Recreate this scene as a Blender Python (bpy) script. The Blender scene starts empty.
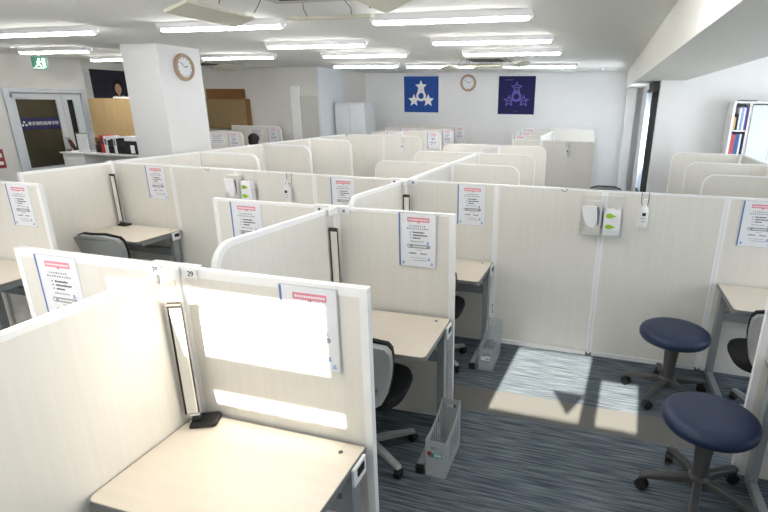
import bpy, bmesh, math, random
from mathutils import Vector, Matrix
random.seed(4)
C = bpy.context.scene.collection
PI = math.pi
T = 1.325            # partition height
DK = 0.705           # desk height
CEIL = 2.56

# ------------------------------------------------------------------ materials
def lin(c):
    return tuple(((v/255.0)/12.92 if v/255.0 <= .04045 else (((v/255.0)+.055)/1.055)**2.4) for v in c)
def mat(name, rgb, rough=.5, metal=0, spec=.5, var=0.0, scale=(20,20,20), bump=0, trans=0, alpha=1, emit=None, es=0, rgb2=None, detail=3):
    m = bpy.data.materials.new(name); m.use_nodes = True
    nt = m.node_tree; b = nt.nodes['Principled BSDF']
    c = lin(rgb)
    b.inputs['Base Color'].default_value = (*c,1); b.inputs['Roughness'].default_value = rough
    b.inputs['Metallic'].default_value = metal; b.inputs['Specular IOR Level'].default_value = spec
    b.inputs['Transmission Weight'].default_value = trans; b.inputs['Alpha'].default_value = alpha
    if emit: b.inputs['Emission Color'].default_value = (*lin(emit),1); b.inputs['Emission Strength'].default_value = es
    if var or bump or rgb2:
        tc = nt.nodes.new('ShaderNodeTexCoord'); mp = nt.nodes.new('ShaderNodeMapping'); mp.inputs['Scale'].default_value = scale
        nz = nt.nodes.new('ShaderNodeTexNoise'); nz.inputs['Scale'].default_value = 1; nz.inputs['Detail'].default_value = detail
        nt.links.new(tc.outputs['Object'], mp.inputs['Vector']); nt.links.new(mp.outputs['Vector'], nz.inputs['Vector'])
        cr = nt.nodes.new('ShaderNodeValToRGB'); cr.color_ramp.elements[0].position = .3; cr.color_ramp.elements[1].position = .7
        c2 = lin(rgb2) if rgb2 else tuple(v*(1-var) for v in c)
        cr.color_ramp.elements[0].color = (*c2,1); cr.color_ramp.elements[1].color = (*c,1)
        nt.links.new(nz.outputs['Fac'], cr.inputs['Fac']); nt.links.new(cr.outputs['Color'], b.inputs['Base Color'])
        if bump:
            bp = nt.nodes.new('ShaderNodeBump'); bp.inputs['Strength'].default_value = bump; bp.inputs['Distance'].default_value = .01
            nt.links.new(nz.outputs['Fac'], bp.inputs['Height']); nt.links.new(bp.outputs['Normal'], b.inputs['Normal'])
    return m
M = {}
M['board'] = mat('pale wood grain laminate', (235,232,225), .42, var=.045, scale=(55,55,2.2), detail=5)
M['trim'] = mat('white plastic edging', (250,250,250), .35, var=.02)
M['desk'] = mat('desk laminate', (224,214,200), .4, var=.05, scale=(3,40,3))
M['desk_edge'] = mat('grey desk edging', (132,132,130), .45, var=.03)
M['steel'] = mat('grey painted steel', (150,155,158), .4, metal=.15, var=.04)
M['dsteel'] = mat('dark steel', (70,72,74), .45, metal=.2, var=.05)
M['black'] = mat('black plastic', (22,22,24), .45, var=.1)
M['blackfab'] = mat('black fabric', (17,17,19), .9, var=.2, scale=(200,200,200))
M['chairgrey'] = mat('grey chair shell', (160,164,164), .5, var=.04)
M['meshgrey'] = mat('grey back fabric', (142,147,147), .8, var=.08, scale=(220,220,220))
M['navy'] = mat('navy leatherette', (30,44,76), .45, var=.08, scale=(90,90,90), bump=.05)
M['stoolgrey'] = mat('charcoal stool plastic', (72,72,72), .42, var=.06)
M['wall'] = mat('white wall paint', (236,237,238), .8, var=.02, scale=(6,6,6), bump=.05)
M['wallgrey'] = mat('warm white wallpaper', (222,221,217), .85, var=.03, scale=(8,8,8), bump=.05)
M['beam'] = mat('beam paint', (238,238,232), .85, var=.02)
M['ceil'] = mat('textured ceiling board', (246,246,241), .95, var=.06, scale=(60,60,60), bump=.15, detail=8)
M['door'] = mat('pale blue grey door paint', (206,212,218), .45, var=.02)
M['olive'] = mat('dark door glass', (66,64,52), .12, var=.15, scale=(5,5,5))
M['navyband'] = mat('navy door film', (24,28,84), .4, var=.03)
M['white'] = mat('white plastic', (242,243,244), .4, var=.01)
M['paper'] = mat('white paper', (240,241,246), .6, var=.01)
M['sleeve'] = mat('clear pocket edge', (214,218,222), .2, var=.02)
M['pink'] = mat('pink print', (236,146,166), .6, var=.08, scale=(80,80,80))
M['ink'] = mat('grey ink', (118,120,134), .7, var=.1)
M['inksoft'] = mat('soft grey ink', (92,94,106), .7, var=.1)
M['inkdark'] = mat('dark ink', (44,46,56), .7, var=.1)
M['inkblue'] = mat('blue binding strip', (96,128,186), .5, var=.08)
M['pill'] = mat('grey print bar', (158,160,168), .6, var=.05)
M['lblue'] = mat('pale blue drawing', (150,176,220), .6, var=.05)
M['bluecloth'] = mat('blue cloth banner', (40,84,166), .9, var=.2, scale=(3,3,60))
M['darkcloth'] = mat('dark navy banner', (34,34,88), .9, var=.1)
M['purple'] = mat('purple print', (108,96,190), .8, var=.05)
M['clockwood'] = mat('tan wooden ring', (178,150,124), .5, var=.12, scale=(40,40,40))
M['clockface'] = mat('clock face', (226,230,234), .3, var=.02)
M['lwood'] = mat('light oak board', (222,190,138), .55, var=.14, scale=(30,30,2))
M['olivewood'] = mat('brown cork board', (158,134,96), .7, var=.15, scale=(60,60,6))
M['dwood'] = mat('brown board', (140,96,52), .6, var=.15, scale=(10,10,30))
M['acbody'] = mat('off white air conditioner plastic', (206,204,190), .5, var=.02)
M['wing'] = mat('cream deflector board', (212,210,192), .5, var=.02)
M['wire'] = mat('grey wire', (110,110,108), .4, metal=.5, var=.02)
M['chrome'] = mat('brushed silver', (200,202,204), .25, metal=.8, var=.03)
M['lampwhite'] = mat('lamp diffuser', (236,234,226), .35, var=.01)
M['lampedge'] = mat('dark bronze lamp edge', (70,64,56), .4, metal=.4, var=.05)
M['bin'] = mat('grey plastic file box', (178,182,184), .5, var=.03)
M['clear'] = mat('clear acrylic', (236,240,242), .12, alpha=.13, var=.01)
M['clearfr'] = mat('frosted clear plastic', (210,218,222), .25, alpha=.32, var=.01)
M['teal'] = mat('teal label print', (70,150,146), .5, var=.05)
M['redink'] = mat('dark red print', (150,60,60), .5, var=.05)
M['red'] = mat('red file', (206,48,40), .5, var=.05)
M['blue'] = mat('blue file', (70,110,170), .5, var=.05)
M['rose'] = mat('rose file', (206,96,110), .5, var=.05)
M['leaf'] = mat('green leaf print', (158,206,44), .5, var=.06)
M['tissuebox'] = mat('cream tissue carton', (222,218,212), .6, var=.04)
M['tissue'] = mat('white tissue', (246,246,248), .8, var=.02)
M['hair'] = mat('black hair', (24,20,19), .55, var=.3, scale=(200,200,10))
M['skin'] = mat('skin', (212,168,142), .6, var=.05)
M['shirt'] = mat('grey shirt', (120,124,132), .85, var=.06)
M['trousers'] = mat('dark trousers', (44,46,54), .85, var=.06)
M['exitgreen'] = mat('green exit sign', (60,124,98), .4, emit=(46,140,100), es=.0, var=.02)
M['exitwhite'] = mat('lit white symbol', (236,246,240), .4, emit=(236,246,240), es=.3, var=.01)
M['cabgrey'] = mat('blue grey locker steel', (206,210,214), .45, var=.03)
M['doorblue'] = mat('pale blue partition wall', (218,224,230), .7, var=.02)
M['tube'] = mat('lit fluorescent tube', (255,255,255), .4, emit=(255,253,250), es=14.0, var=.0)
M['brownbag'] = mat('brown leather strap', (84,52,36), .6, var=.2)
M['glass'] = mat('window glass', (214,234,250), .05, alpha=.25, var=.01)
M['poster_dark'] = mat('dark portrait poster', (38,38,60), .4, rgb2=(24,22,30), scale=(6,6,6))
M['sunshade'] = mat('window shade fabric', (226,226,222), .9, var=.03)
M['panelgrey'] = mat('grey beige board', (204,204,198), .8, var=.02)
M['base'] = mat('grey wall base', (190,192,194), .6, var=.02)

# carpet: streaky blue-grey stripes, one course of taupe tiles
def carpet():
    m = bpy.data.materials.new('striped carpet tiles'); m.use_nodes = True
    nt = m.node_tree; b = nt.nodes['Principled BSDF']; N = nt.nodes.new; L = nt.links.new
    b.inputs['Roughness'].default_value = .95; b.inputs['Specular IOR Level'].default_value = .15
    tc = N('ShaderNodeTexCoord')
    def noise(sc, det):
        mp = N('ShaderNodeMapping'); mp.inputs['Scale'].default_value = sc
        nz = N('ShaderNodeTexNoise'); nz.inputs['Scale'].default_value = 1; nz.inputs['Detail'].default_value = det
        L(tc.outputs['Object'], mp.inputs['Vector']); L(mp.outputs['Vector'], nz.inputs['Vector']); return nz
    a = noise((4.0, 85, 1), 4); f = noise((120, 300, 1), 2)
    mx = N('ShaderNodeMath'); mx.operation = 'MULTIPLY_ADD'; mx.inputs[1].default_value = .25; L(f.outputs['Fac'], mx.inputs[0]); L(a.outputs['Fac'], mx.inputs[2])
    cr = N('ShaderNodeValToRGB'); e = cr.color_ramp.elements
    e[0].position = .47; e[0].color = (*lin((66,73,80)),1); e[1].position = .78; e[1].color = (*lin((122,129,136)),1)
    k = e.new(.61); k.color = (*lin((88,97,106)),1)
    L(mx.outputs[0], cr.inputs['Fac'])
    # taupe course
    cr2 = N('ShaderNodeValToRGB'); q = cr2.color_ramp.elements
    q[0].position = .3; q[0].color = (*lin((98,97,95)),1); q[1].position = .8; q[1].color = (*lin((118,117,113)),1)
    L(f.outputs['Fac'], cr2.inputs['Fac'])
    sx = N('ShaderNodeSeparateXYZ'); L(tc.outputs['Object'], sx.inputs['Vector'])
    g = N('ShaderNodeMath'); g.operation = 'GREATER_THAN'; g.inputs[1].default_value = 2.80; L(sx.outputs['Y'], g.inputs[0])
    h = N('ShaderNodeMath'); h.operation = 'LESS_THAN'; h.inputs[1].default_value = 3.08; L(sx.outputs['Y'], h.inputs[0])
    an = N('ShaderNodeMath'); an.operation = 'MULTIPLY'; L(g.outputs[0], an.inputs[0]); L(h.outputs[0], an.inputs[1])
    mi = N('ShaderNodeMix'); mi.data_type = 'RGBA'; L(an.outputs[0], mi.inputs['Factor']); L(cr.outputs['Color'], mi.inputs['A']); L(cr2.outputs['Color'], mi.inputs['B'])
    L(mi.outputs['Result'], b.inputs['Base Color'])
    bp = N('ShaderNodeBump'); bp.inputs['Strength'].default_value = .3; bp.inputs['Distance'].default_value = .004
    L(mx.outputs[0], bp.inputs['Height']); L(bp.outputs['Normal'], b.inputs['Normal'])
    return m
M['carpet'] = carpet()

# ------------------------------------------------------------------ mesh helpers
class MB:
    def __init__(s): s.bm = bmesh.new()
    def box(s, a, b, mtx=None):
        x0,y0,z0 = a; x1,y1,z1 = b
        v = [s.bm.verts.new(p) for p in ((x0,y0,z0),(x1,y0,z0),(x1,y1,z0),(x0,y1,z0),(x0,y0,z1),(x1,y0,z1),(x1,y1,z1),(x0,y1,z1))]
        for f in ((0,3,2,1),(4,5,6,7),(0,1,5,4),(1,2,6,5),(2,3,7,6),(3,0,4,7)): s.bm.faces.new([v[i] for i in f])
        if mtx: bmesh.ops.transform(s.bm, matrix=mtx, verts=v)
        return s
    def beam(s, p, q, w, h, up=(0,0,1)):
        p = Vector(p); q = Vector(q); d = (q-p); L = d.length; d.normalize()
        u = Vector(up); sx = d.cross(u)
        if sx.length < 1e-4: sx = d.cross(Vector((0,1,0)))
        sx.normalize(); uu = sx.cross(d)
        m = Matrix(((sx.x,d.x,uu.x,p.x),(sx.y,d.y,uu.y,p.y),(sx.z,d.z,uu.z,p.z),(0,0,0,1)))
        return s.box((-w/2,0,-h/2),(w/2,L,h/2),m)
    def tube(s, pts, r, n=10, radii=None):
        pts = [Vector(p) for p in pts]; rings = []
        for i,p in enumerate(pts):
            d = (pts[min(i+1,len(pts)-1)]-pts[max(i-1,0)]).normalized()
            a = d.cross(Vector((0,0,1)));
            if a.length < 1e-3: a = Vector((1,0,0))
            a.normalize(); b = d.cross(a); rr = radii[i] if radii else r
            rings.append([s.bm.verts.new(p+(a*math.cos(t)+b*math.sin(t))*rr) for t in [2*PI*k/n for k in range(n)]])
        for A,B in zip(rings, rings[1:]):
            for k in range(n): s.bm.faces.new((A[k],A[(k+1)%n],B[(k+1)%n],B[k]))
        s.bm.faces.new(rings[0][::-1]); s.bm.faces.new(rings[-1]); return s
    def lathe(s, prof, c=(0,0,0), n=32, axis='z', torus=False):
        rings = []
        for r,z in prof:
            r = max(r,.0004); ring = []
            for k in range(n):
                t = 2*PI*k/n; x,y = r*math.cos(t), r*math.sin(t)
                p = (x,y,z) if axis=='z' else ((x,z,y) if axis=='y' else (z,x,y))
                ring.append(s.bm.verts.new((p[0]+c[0],p[1]+c[1],p[2]+c[2])))
            rings.append(ring)
        if torus: rings.append(rings[0])
        for A,B in zip(rings, rings[1:]):
            for k in range(n): s.bm.faces.new((A[k],A[(k+1)%n],B[(k+1)%n],B[k]))
        if not torus: s.bm.faces.new(rings[0][::-1]); s.bm.faces.new(rings[-1])
        return s
    def prism(s, poly, o, u, v, w):
        """extrude 2D polygon (a,b)-> o+a*u+b*v by vector w"""
        o,u,v,w = map(Vector,(o,u,v,w))
        A = [s.bm.verts.new(o+u*a+v*b) for a,b in poly]; B = [s.bm.verts.new(o+u*a+v*b+w) for a,b in poly]
        n = len(poly); s.bm.faces.new(A[::-1]); s.bm.faces.new(B)
        for i in range(n): s.bm.faces.new((A[i],A[(i+1)%n],B[(i+1)%n],B[i]))
        return s
    def sphere(s, c, r, sc=(1,1,1), n=16):
        m = Matrix.Translation(c) @ Matrix.Diagonal((r*sc[0],r*sc[1],r*sc[2],1))
        bmesh.ops.create_uvsphere(s.bm, u_segments=n, v_segments=n//2+2, radius=1, matrix=m); return s
    def build(s, name, m, parent=None, bevel=0, smooth=False, seg=2):
        bm = s.bm; bmesh.ops.recalc_face_normals(bm, faces=bm.faces)
        me = bpy.data.meshes.new(name)
        if smooth:
            for f in bm.faces: f.smooth = True
        bm.to_mesh(me); bm.free(); me.materials.append(M[m] if isinstance(m,str) else m)
        o = bpy.data.objects.new(name, me); C.objects.link(o)
        if bevel:
            b = o.modifiers.new('bevel','BEVEL'); b.width = bevel; b.segments = seg; b.limit_method = 'ANGLE'
        if smooth:
            es = o.modifiers.new('split','EDGE_SPLIT'); es.split_angle = math.radians(38)
        if parent: o.parent = parent
        return o
def thing(name, label, cat, loc=(0,0,0), rz=0, group=None):
    o = bpy.data.objects.new(name, None); C.objects.link(o); o.location = loc; o.rotation_euler = (0,0,rz)
    o.empty_display_size = .1
    o['label'] = label; o['category'] = cat
    if group: o['group'] = group
    return o
def tag(o, label, cat, group=None):
    o['label'] = label; o['category'] = cat
    if group: o['group'] = group
    return o
def struct(o): o['kind'] = 'structure'; return o
def dup(root, loc, rz=None, label=None, group=None):
    r = root.copy(); C.objects.link(r); r.location = loc
    if rz is not None: r.rotation_euler = (0,0,rz)
    if label: r['label'] = label
    if group: r['group'] = group
    for ch in list(root.children):
        c = ch.copy(); C.objects.link(c); c.parent = r
        for g in ch.children:
            d = g.copy(); C.objects.link(d); d.parent = c
    return r
def text_mesh(name, s, size, m, parent, mtx, depth=.0006, align='CENTER'):
    cu = bpy.data.curves.new(name, 'FONT'); cu.body = s; cu.size = size; cu.extrude = depth; cu.align_x = align; cu.align_y = 'CENTER'; cu.resolution_u = 3
    t = bpy.data.objects.new(name, cu); C.objects.link(t)
    bpy.context.view_layer.update()
    dg = bpy.context.evaluated_depsgraph_get()
    me = bpy.data.meshes.new_from_object(t.evaluated_get(dg)); me.transform(mtx); me.materials.clear(); me.materials.append(M[m])
    bpy.data.objects.remove(t); bpy.data.curves.remove(cu)
    o = bpy.data.objects.new(name, me); C.objects.link(o); o.parent = parent
    return o
FRONT = Matrix.Rotation(PI/2, 4, 'X')          # text facing -Y

# ------------------------------------------------------------------ room shell
X0, X1, Y0, Y1 = -10.6, 3.4, -1.2, 11.6
struct(MB().box((X0,Y0,-.1),(X1,Y1,0)).build('floor','carpet'))
struct(MB().box((X0,Y0,CEIL),(X1,Y1,CEIL+.1)).build('ceiling','ceil'))
b = MB(); b.box((-5.45,Y1,0),(.42,Y1+.15,CEIL)); struct(b.build('wall_back','wall'))
struct(MB().box((.42,11.30,0),(.60,Y1+.15,CEIL)).build('wall_back_pier','wall'))
struct(MB().box((-9.3,9.4,0),(-5.45,Y1+.15,CEIL)).build('wall_back_left','wallgrey'))
struct(MB().box((X0,Y0,0),(-8.7,5.80,CEIL)).box((X0,7.10,0),(-8.7,7.16,CEIL)).box((X0,5.80,2.07),(-8.7,7.10,CEIL)).box((X0,5.8,0),(-8.9,7.10,2.07)).box((X0,7.16,0),(-8.95,Y1,CEIL)).build('wall_left','wallgrey'))
# right alcove
struct(MB().box((.72,7.93,0),(X1,8.05,CEIL)).build('wall_alcove','wall'))
struct(MB().box((.72,8.05,0),(.84,10.3,.35)).box((.72,8.05,2.18),(.84,10.3,CEIL)).box((.72,10.3,0),(.84,Y1+.15,CEIL)).box((.60,11.5,0),(.72,Y1+.15,CEIL)).build('wall_right_far','wall'))
struct(MB().box((X1,Y0,0),(X1+.15,8.05,.7)).box((X1,Y0,2.3),(X1+.15,8.05,CEIL)).box((X1,Y0,.7),(X1+.15,1.6,2.3)).box((X1,7.0,.7),(X1+.15,8.05,2.3)).box((X1,4.2,.7),(X1+.15,4.4,2.3)).build('wall_right','wall'))
struct(MB().box((.39,Y0,2.24),(1.03,7.93,CEIL)).box((.39,7.93,2.24),(.719,Y1,CEIL)).build('ceiling_beam','beam'))
# rear wall (behind the camera) with its window opening
WX0,WX1,WZ0,WZ1 = -2.2,.38,.9,2.54
struct(MB().box((X0,Y0-.12,0),(X1,Y0,WZ0)).box((X0,Y0-.12,WZ0),(WX0,Y0,CEIL)).box((WX1,Y0-.12,WZ0),(X1,Y0,CEIL)).box((WX0,Y0-.12,WZ1),(WX1,Y0,CEIL)).build('wall_rear','wall'))
def shade(rects, label):  # unseen boards added in the rear window, gaps cut to shape the sun patches
    m = MB()
    for (a,bz,c,d) in rects: m.box((a,Y0-.06,bz),(c,Y0-.045,d))
    return tag(m.build('window_shade','sunshade'), label, 'window shade')
shade([(-2.2,.9,-2.02,2.54),(-2.02,.9,-1.0,2.02)], 'white roller shade covering the left lower part of the rear window')
shade([(-2.02,2.08,-1.0,2.23)], 'narrow white slat across the upper left of the rear window')
shade([(-1.05,2.23,-.83,2.54),(-1.0,.9,-.83,2.23)], 'tall narrow white shade beside the left opening of the rear window')
shade([(-.83,.9,-.25,1.93),(-.83,2.375,-.25,2.54)], 'white roller shade in the middle of the rear window')
shade([(-.25,.9,-.15,2.54)], 'slim white vertical louvre in the middle of the rear window')
shade([(-.15,.9,.10,1.93),(-.15,2.21,.10,2.54),(.10,.9,.38,2.54)], 'white roller shade on the right of the rear window')
tag(MB().prism([(-.47,2.09),(-.24,2.09),(-.33,1.96)],(0,Y0-.04,0),(1,0,0),(0,0,1),(0,.006,0)).build('pennant','navy'), 'small triangular pennant hanging in the rear window', 'pennant')  # added out of view to cast the dark triangle on the carpet
# far right window
w = MB()
w.box((.72,8.052,.352),(.76,8.12,2.178)).box((.72,8.12,2.12),(.76,10.298,2.178)).box((.72,8.12,.352),(.76,10.298,.41))
wn = struct(w.build('window_1','black'))
MB().box((.725,8.12,.41),(.765,9.25,2.12)).build('window_sash','blackfab', wn)
MB().box((.745,9.25,.41),(.75,10.298,2.12)).build('window_pane','glass', wn)
cr = MB()
for k in range(9): cr.box((.64,8.06+k*.10,2.10),(.71,8.10+k*.10,2.235))
tag(cr.build('blind_headrail','dsteel'), 'dark gathered blind rail above the far right window', 'blind')
# right alcove windows
for i,(a,c) in enumerate(((1.6,4.2),(4.4,7.0))):
    w = MB(); w.box((X1+.03,a,.7),(X1+.09,c,.76)).box((X1+.03,a,2.24),(X1+.09,c,2.3)).box((X1+.03,a,.76),(X1+.09,a+.05,2.24)).box((X1+.03,c-.05,.76),(X1+.09,c,2.24)).box((X1+.03,(a+c)/2-.03,.76),(X1+.09,(a+c)/2+.03,2.24))
    wn = struct(w.build('window_%d'%(i+2),'dsteel'))
# wall features at the back left
struct(MB().box((-6.05,9.36,0),(-5.86,9.40,2.2)).build('trim_1','white'))
struct(MB().box((-5.86,9.375,0),(-5.46,9.40,2.02)).build('trim_2','panelgrey'))
struct(MB().box((-5.45,9.40,0),(-5.435,10.4,CEIL)).box((-5.435,9.40,0),(-5.42,9.43,CEIL)).build('trim_3','doorblue'))
struct(MB().box((-5.24-.56,5.34,0),(-5.24,6.04,CEIL)).build('column','wall'))
lk = thing('storage_locker','tall blue grey steel locker standing against the back left corner wall','locker',(-5.0,9.92,0))
MB().box((-.38,0,0),(.30,.5,1.9)).build('cabinet_body','cabgrey',lk,bevel=.006)
for s in (0,1):
    d = MB().box((-.37+.335*s,-.02,.06),(-.045+.335*s,-.001,1.87)).build('cabinet_door','cabgrey',lk,bevel=.004)
    MB().box((-.075+.06*s,-.035,.9),(-.065+.06*s,-.021,1.05)).build('handle','chrome',d)

# entrance door on the left wall
DX = -8.7
dr = struct(MB().box((DX-.1,5.80,0),(DX+.03,5.88,2.07)).box((DX-.1,7.04,0),(DX+.03,7.10,2.07)).box((DX-.1,5.88,2.0),(DX+.03,7.04,2.07)).build('door_1','door',bevel=.005))
lf = MB()
for a in ((5.885,.02,5.97,1.99),(6.60,.02,6.70,1.99),(5.97,1.90,6.60,1.99),(5.97,.02,6.60,.85)): lf.box((DX-.06,a[0],a[1]),(DX-.01,a[2],a[3]))
lf.build('door_leaf','door',dr)
lf = MB()
for a in ((6.705,.02,6.79,1.99),(6.90,.02,7.035,1.99),(6.79,1.9,6.90,1.99),(6.79,.02,6.90,1.0)): lf.box((DX-.06,a[0],a[1]),(DX-.01,a[2],a[3]))
lf.build('door_leaf','door',dr)
MB().box((DX-.04,5.97,.85),(DX-.03,6.60,1.90)).build('door_glass','olive',dr)
MB().box((DX-.04,6.79,1.0),(DX-.03,6.90,1.9)).build('door_glass','black',dr)
bd = MB().box((DX-.029,5.972,1.44),(DX-.024,6.598,1.62)).build('sign_band','navyband',dr)
SIDE = Matrix.Rotation(PI/2,4,'Z') @ Matrix.Rotation(PI/2,4,'X')   # text facing +X, reading along +Y
text_mesh('sign_text','東京個別指導学院',.062,'white',bd,Matrix.Translation((DX-.022,6.33,1.53)) @ SIDE)
def star(cx, cz, r, rot=PI/2, ri=.42):
    return [(cx+(r if k%2==0 else r*ri)*math.cos(rot+k*PI/5), cz+(r if k%2==0 else r*ri)*math.sin(rot+k*PI/5)) for k in range(10)]
sg = MB()
for (a,c) in ((0,.028),(-.026,-.018),(.026,-.018)): sg.prism(star(a,c,.024),(DX-.023,6.03,1.53),(0,1,0),(0,0,1),(.001,0,0))
sg.build('sign_emblem','white',bd)
MB().box((DX-.01,5.9,1.93),(DX+.05,6.15,1.98)).beam((DX+.04,6.02,1.955),(DX+.04,6.25,1.99),.015,.012).build('door_closer','door',dr,bevel=.003)
MB().tube([(DX-.01,6.63,1.0),(DX+.06,6.63,1.0),(DX+.06,6.63,1.28),(DX-.01,6.63,1.28)],.012).build('door_handle','chrome',dr,smooth=True)
tag(MB().tube([(DX+.10,6.60,1.25),(DX+.12,6.66,1.1),(DX+.12,6.68,.85),(DX+.12,6.58,.72),(DX+.10,6.54,.9),(DX+.09,6.57,1.1)],.03).build('leather_strap','brownbag',smooth=True), 'dark brown leather strap hanging on the glass door handle', 'strap')
ex = thing('exit_sign','green emergency exit sign hung below the ceiling by the door','exit sign',(-7.75,5.75,2.31),math.radians(20))
MB().box((-.10,0,0),(.10,.03,.17)).build('sign_body','exitgreen',ex,bevel=.003)
q = MB(); q.sphere((.005,-.004,.135),.014); q.beam((0,-.004,.12),(-.012,-.004,.075),.008,.02).beam((-.012,-.004,.08),(.02,-.004,.05),.008,.012).beam((.02,-.004,.05),(.025,-.004,.02),.008,.010).beam((-.012,-.004,.08),(-.03,-.004,.045),.008,.012).beam((-.03,-.004,.045),(-.055,-.004,.045),.008,.010).beam((0,-.004,.11),(.035,-.004,.095),.008,.010).beam((0,-.004,.11),(-.03,-.004,.09),.008,.01)
q.build('running_figure','exitwhite',ex)
MB().box((.05,-.006,.02),(.085,-.001,.145)).box((-.09,-.006,.012),(.05,-.001,.022)).build('doorway_symbol','exitwhite',ex)
MB().beam((0,.015,.17),(0,.015,.25),.02,.02).build('hanger','white',ex)
fs = thing('fire_notice','small red notice on the wall left of the glass door','notice',(DX,5.53,.9))
MB().box((.0,-.1,0),(.012,.07,.28)).build('sheet','redink',fs); MB().box((.0125,-.07,.16),(.014,.04,.22)).box((.0125,-.07,.05),(.014,.04,.1)).build('print','white',fs)

# ------------------------------------------------------------------ partitions
def outline(L, h, ra, rb, n=8):
    pts = [(0,0)]
    if ra: pts += [(ra-ra*math.cos(t), h-ra+ra*math.sin(t)) for t in [PI/2*k/n for k in range(n+1)]]
    else: pts += [(0,h)]
    if rb: pts += [(L-rb+rb*math.sin(t), h-rb+rb*math.cos(t)) for t in [PI/2*k/n for k in range(n+1)]]
    else: pts += [(L,h)]
    return pts + [(L,0)]
def inset(L, h, ra, rb, wa, wb, wt, n=8):
    pts = [(wa,.03)]
    if ra: r = ra-wt; pts += [(ra-r*math.cos(t), h-ra+r*math.sin(t)) for t in [PI/2*k/n for k in range(n+1)]]
    else: pts += [(wa,h-wt)]
    if rb: r = rb-wt; pts += [(L-rb+r*math.sin(t), h-rb+r*math.cos(t)) for t in [PI/2*k/n for k in range(n+1)]]
    else: pts += [(L-wb,h-wt)]
    return pts + [(L-wb,.03)]
def panel(a, b, label, ra=0, rb=0, wa=.022, wb=.022, wt=.016, group='study booth partitions', h=T, th=.030, foot=False, cat='partition'):
    """partition panel standing from a to b"""
    a = Vector((*a,0)); b = Vector((*b,0)); d = b-a; L = d.length; rz = math.atan2(d.y,d.x)
    t = thing('partition_panel', label, cat, a, rz, group)
    if ra: wa = wt
    if rb: wb = wt
    ins = inset(L,h,ra,rb,wa,wb,wt); out = outline(L,h,ra,rb)
    MB().prism(ins,(0,-th/2+.002,0),(1,0,0),(0,0,1),(0,th-.004,0)).build('board','board',t)
    m = MB(); F = []
    for y in (-th/2, th/2):
        F.append(([m.bm.verts.new((p[0],y,p[1])) for p in out],[m.bm.verts.new((p[0],y,p[1])) for p in ins]))
    (o0,i0),(o1,i1) = F; n = len(out)
    for k in range(n-1):
        m.bm.faces.new((o0[k],o0[k+1],i0[k+1],i0[k])); m.bm.faces.new((o1[k],i1[k],i1[k+1],o1[k+1]))
        m.bm.faces.new((o0[k],o1[k],o1[k+1],o0[k+1])); m.bm.faces.new((i0[k],i0[k+1],i1[k+1],i1[k]))
    for k in (0,n-1): m.bm.faces.new((o0[k],i0[k],i1[k],o1[k]))
    m.build('edge_trim','trim',t)
    MB().box((wa,-th/2,0.0),(L-wb,th/2,.029)).build('bottom_rail','trim' if foot else 'board',t)
    if foot:
        MB().box((wa,-th/2-.012,0.0),(L-wb,-th/2-.001,.035)).build('skirting_strip','trim',t)
    return t
def connector(p, z=T, num=None, label=''):
    """white clip joining the panels, with the seat number tags"""
    t = thing('seat_number_clip', label, 'seat number clip', (p[0],p[1],z))
    MB().box((-.125,-.022,.001),(.09,.022,.006)).box((-.018,-.11,.001),(.018,-.022,.006)).box((-.026,-.11,-.035),(-.0165,-.022,.001)).box((.0165,-.11,-.035),(.026,-.022,.001)).build('clip','trim',t)
    for (x0,x1,s) in ((-.125,-.065,num and num[0]),(.032,.10,num and num[1])):
        g = MB().box((x0,-.0235,-.034),(x1,-.0165,.0005)).build('number_tag','white',t)
        if s: text_mesh('digits', s, .028,'inkdark',g,Matrix.Translation(((x0+x1)/2+.008,-.0240,-.017)) @ FRONT)
        else: MB().box(((x0+x1)/2-.004,-.0242,-.025),((x0+x1)/2+.012,-.0236,-.009)).build('digits','ink',g)
    return t

# cubicle rows this side of the long screen
FX, AX = -1.48, -.70
G1 = 'panels of the booth rows nearest the camera'
panel((-1.465,1.45),(-.70,1.455),'pale wood screen behind the nearest desk, lit by a band of sun',wt=.034,wb=.030,group=G1)
panel((-2.31,1.45),(-1.495,1.45),'low pale wood screen at the front left, left of the nearest booth corner',wt=.034,wa=.030,group=G1)
panel((-1.48,.20),(-1.48,1.433),'big side screen rising left of the nearest desk',wt=.020,group=G1)
panel((-1.465,2.66),(-.74,2.69),'pale wood screen behind the second desk, with a notice near its right end',wt=.016,wb=.034,group=G1)
panel((-2.34,2.66),(-1.495,2.66),'short pale screen in the second booth row, left of the rounded side screen',wt=.016,wa=.030,group=G1)
panel((-1.565,1.72),(-1.482,2.643),'grey shaded side screen with a rounded white edge left of the second desk',ra=.12,wt=.026,group=G1)
panel((-1.545,2.96),(-1.482,3.83),'side screen with a rounded front corner left of the third desk',ra=.12,wt=.024,group=G1)
panel((-4.62,2.70),(-3.89,2.70),'pale wood screen with a notice at the far left, second row',wb=.034,group=G1)
panel((-4.65,3.07),(-4.63,3.93),'side screen at the far left beside the desk with the turned chair',wt=.02,group=G1)
panel((-5.6,2.72),(-4.68,2.72),'pale screen running off the left edge of the picture',group=G1)
panel((.865,2.66),(1.66,2.66),'pale wood screen at the right edge, beside the nearest round stool',wa=.034,group=G1)
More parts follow.
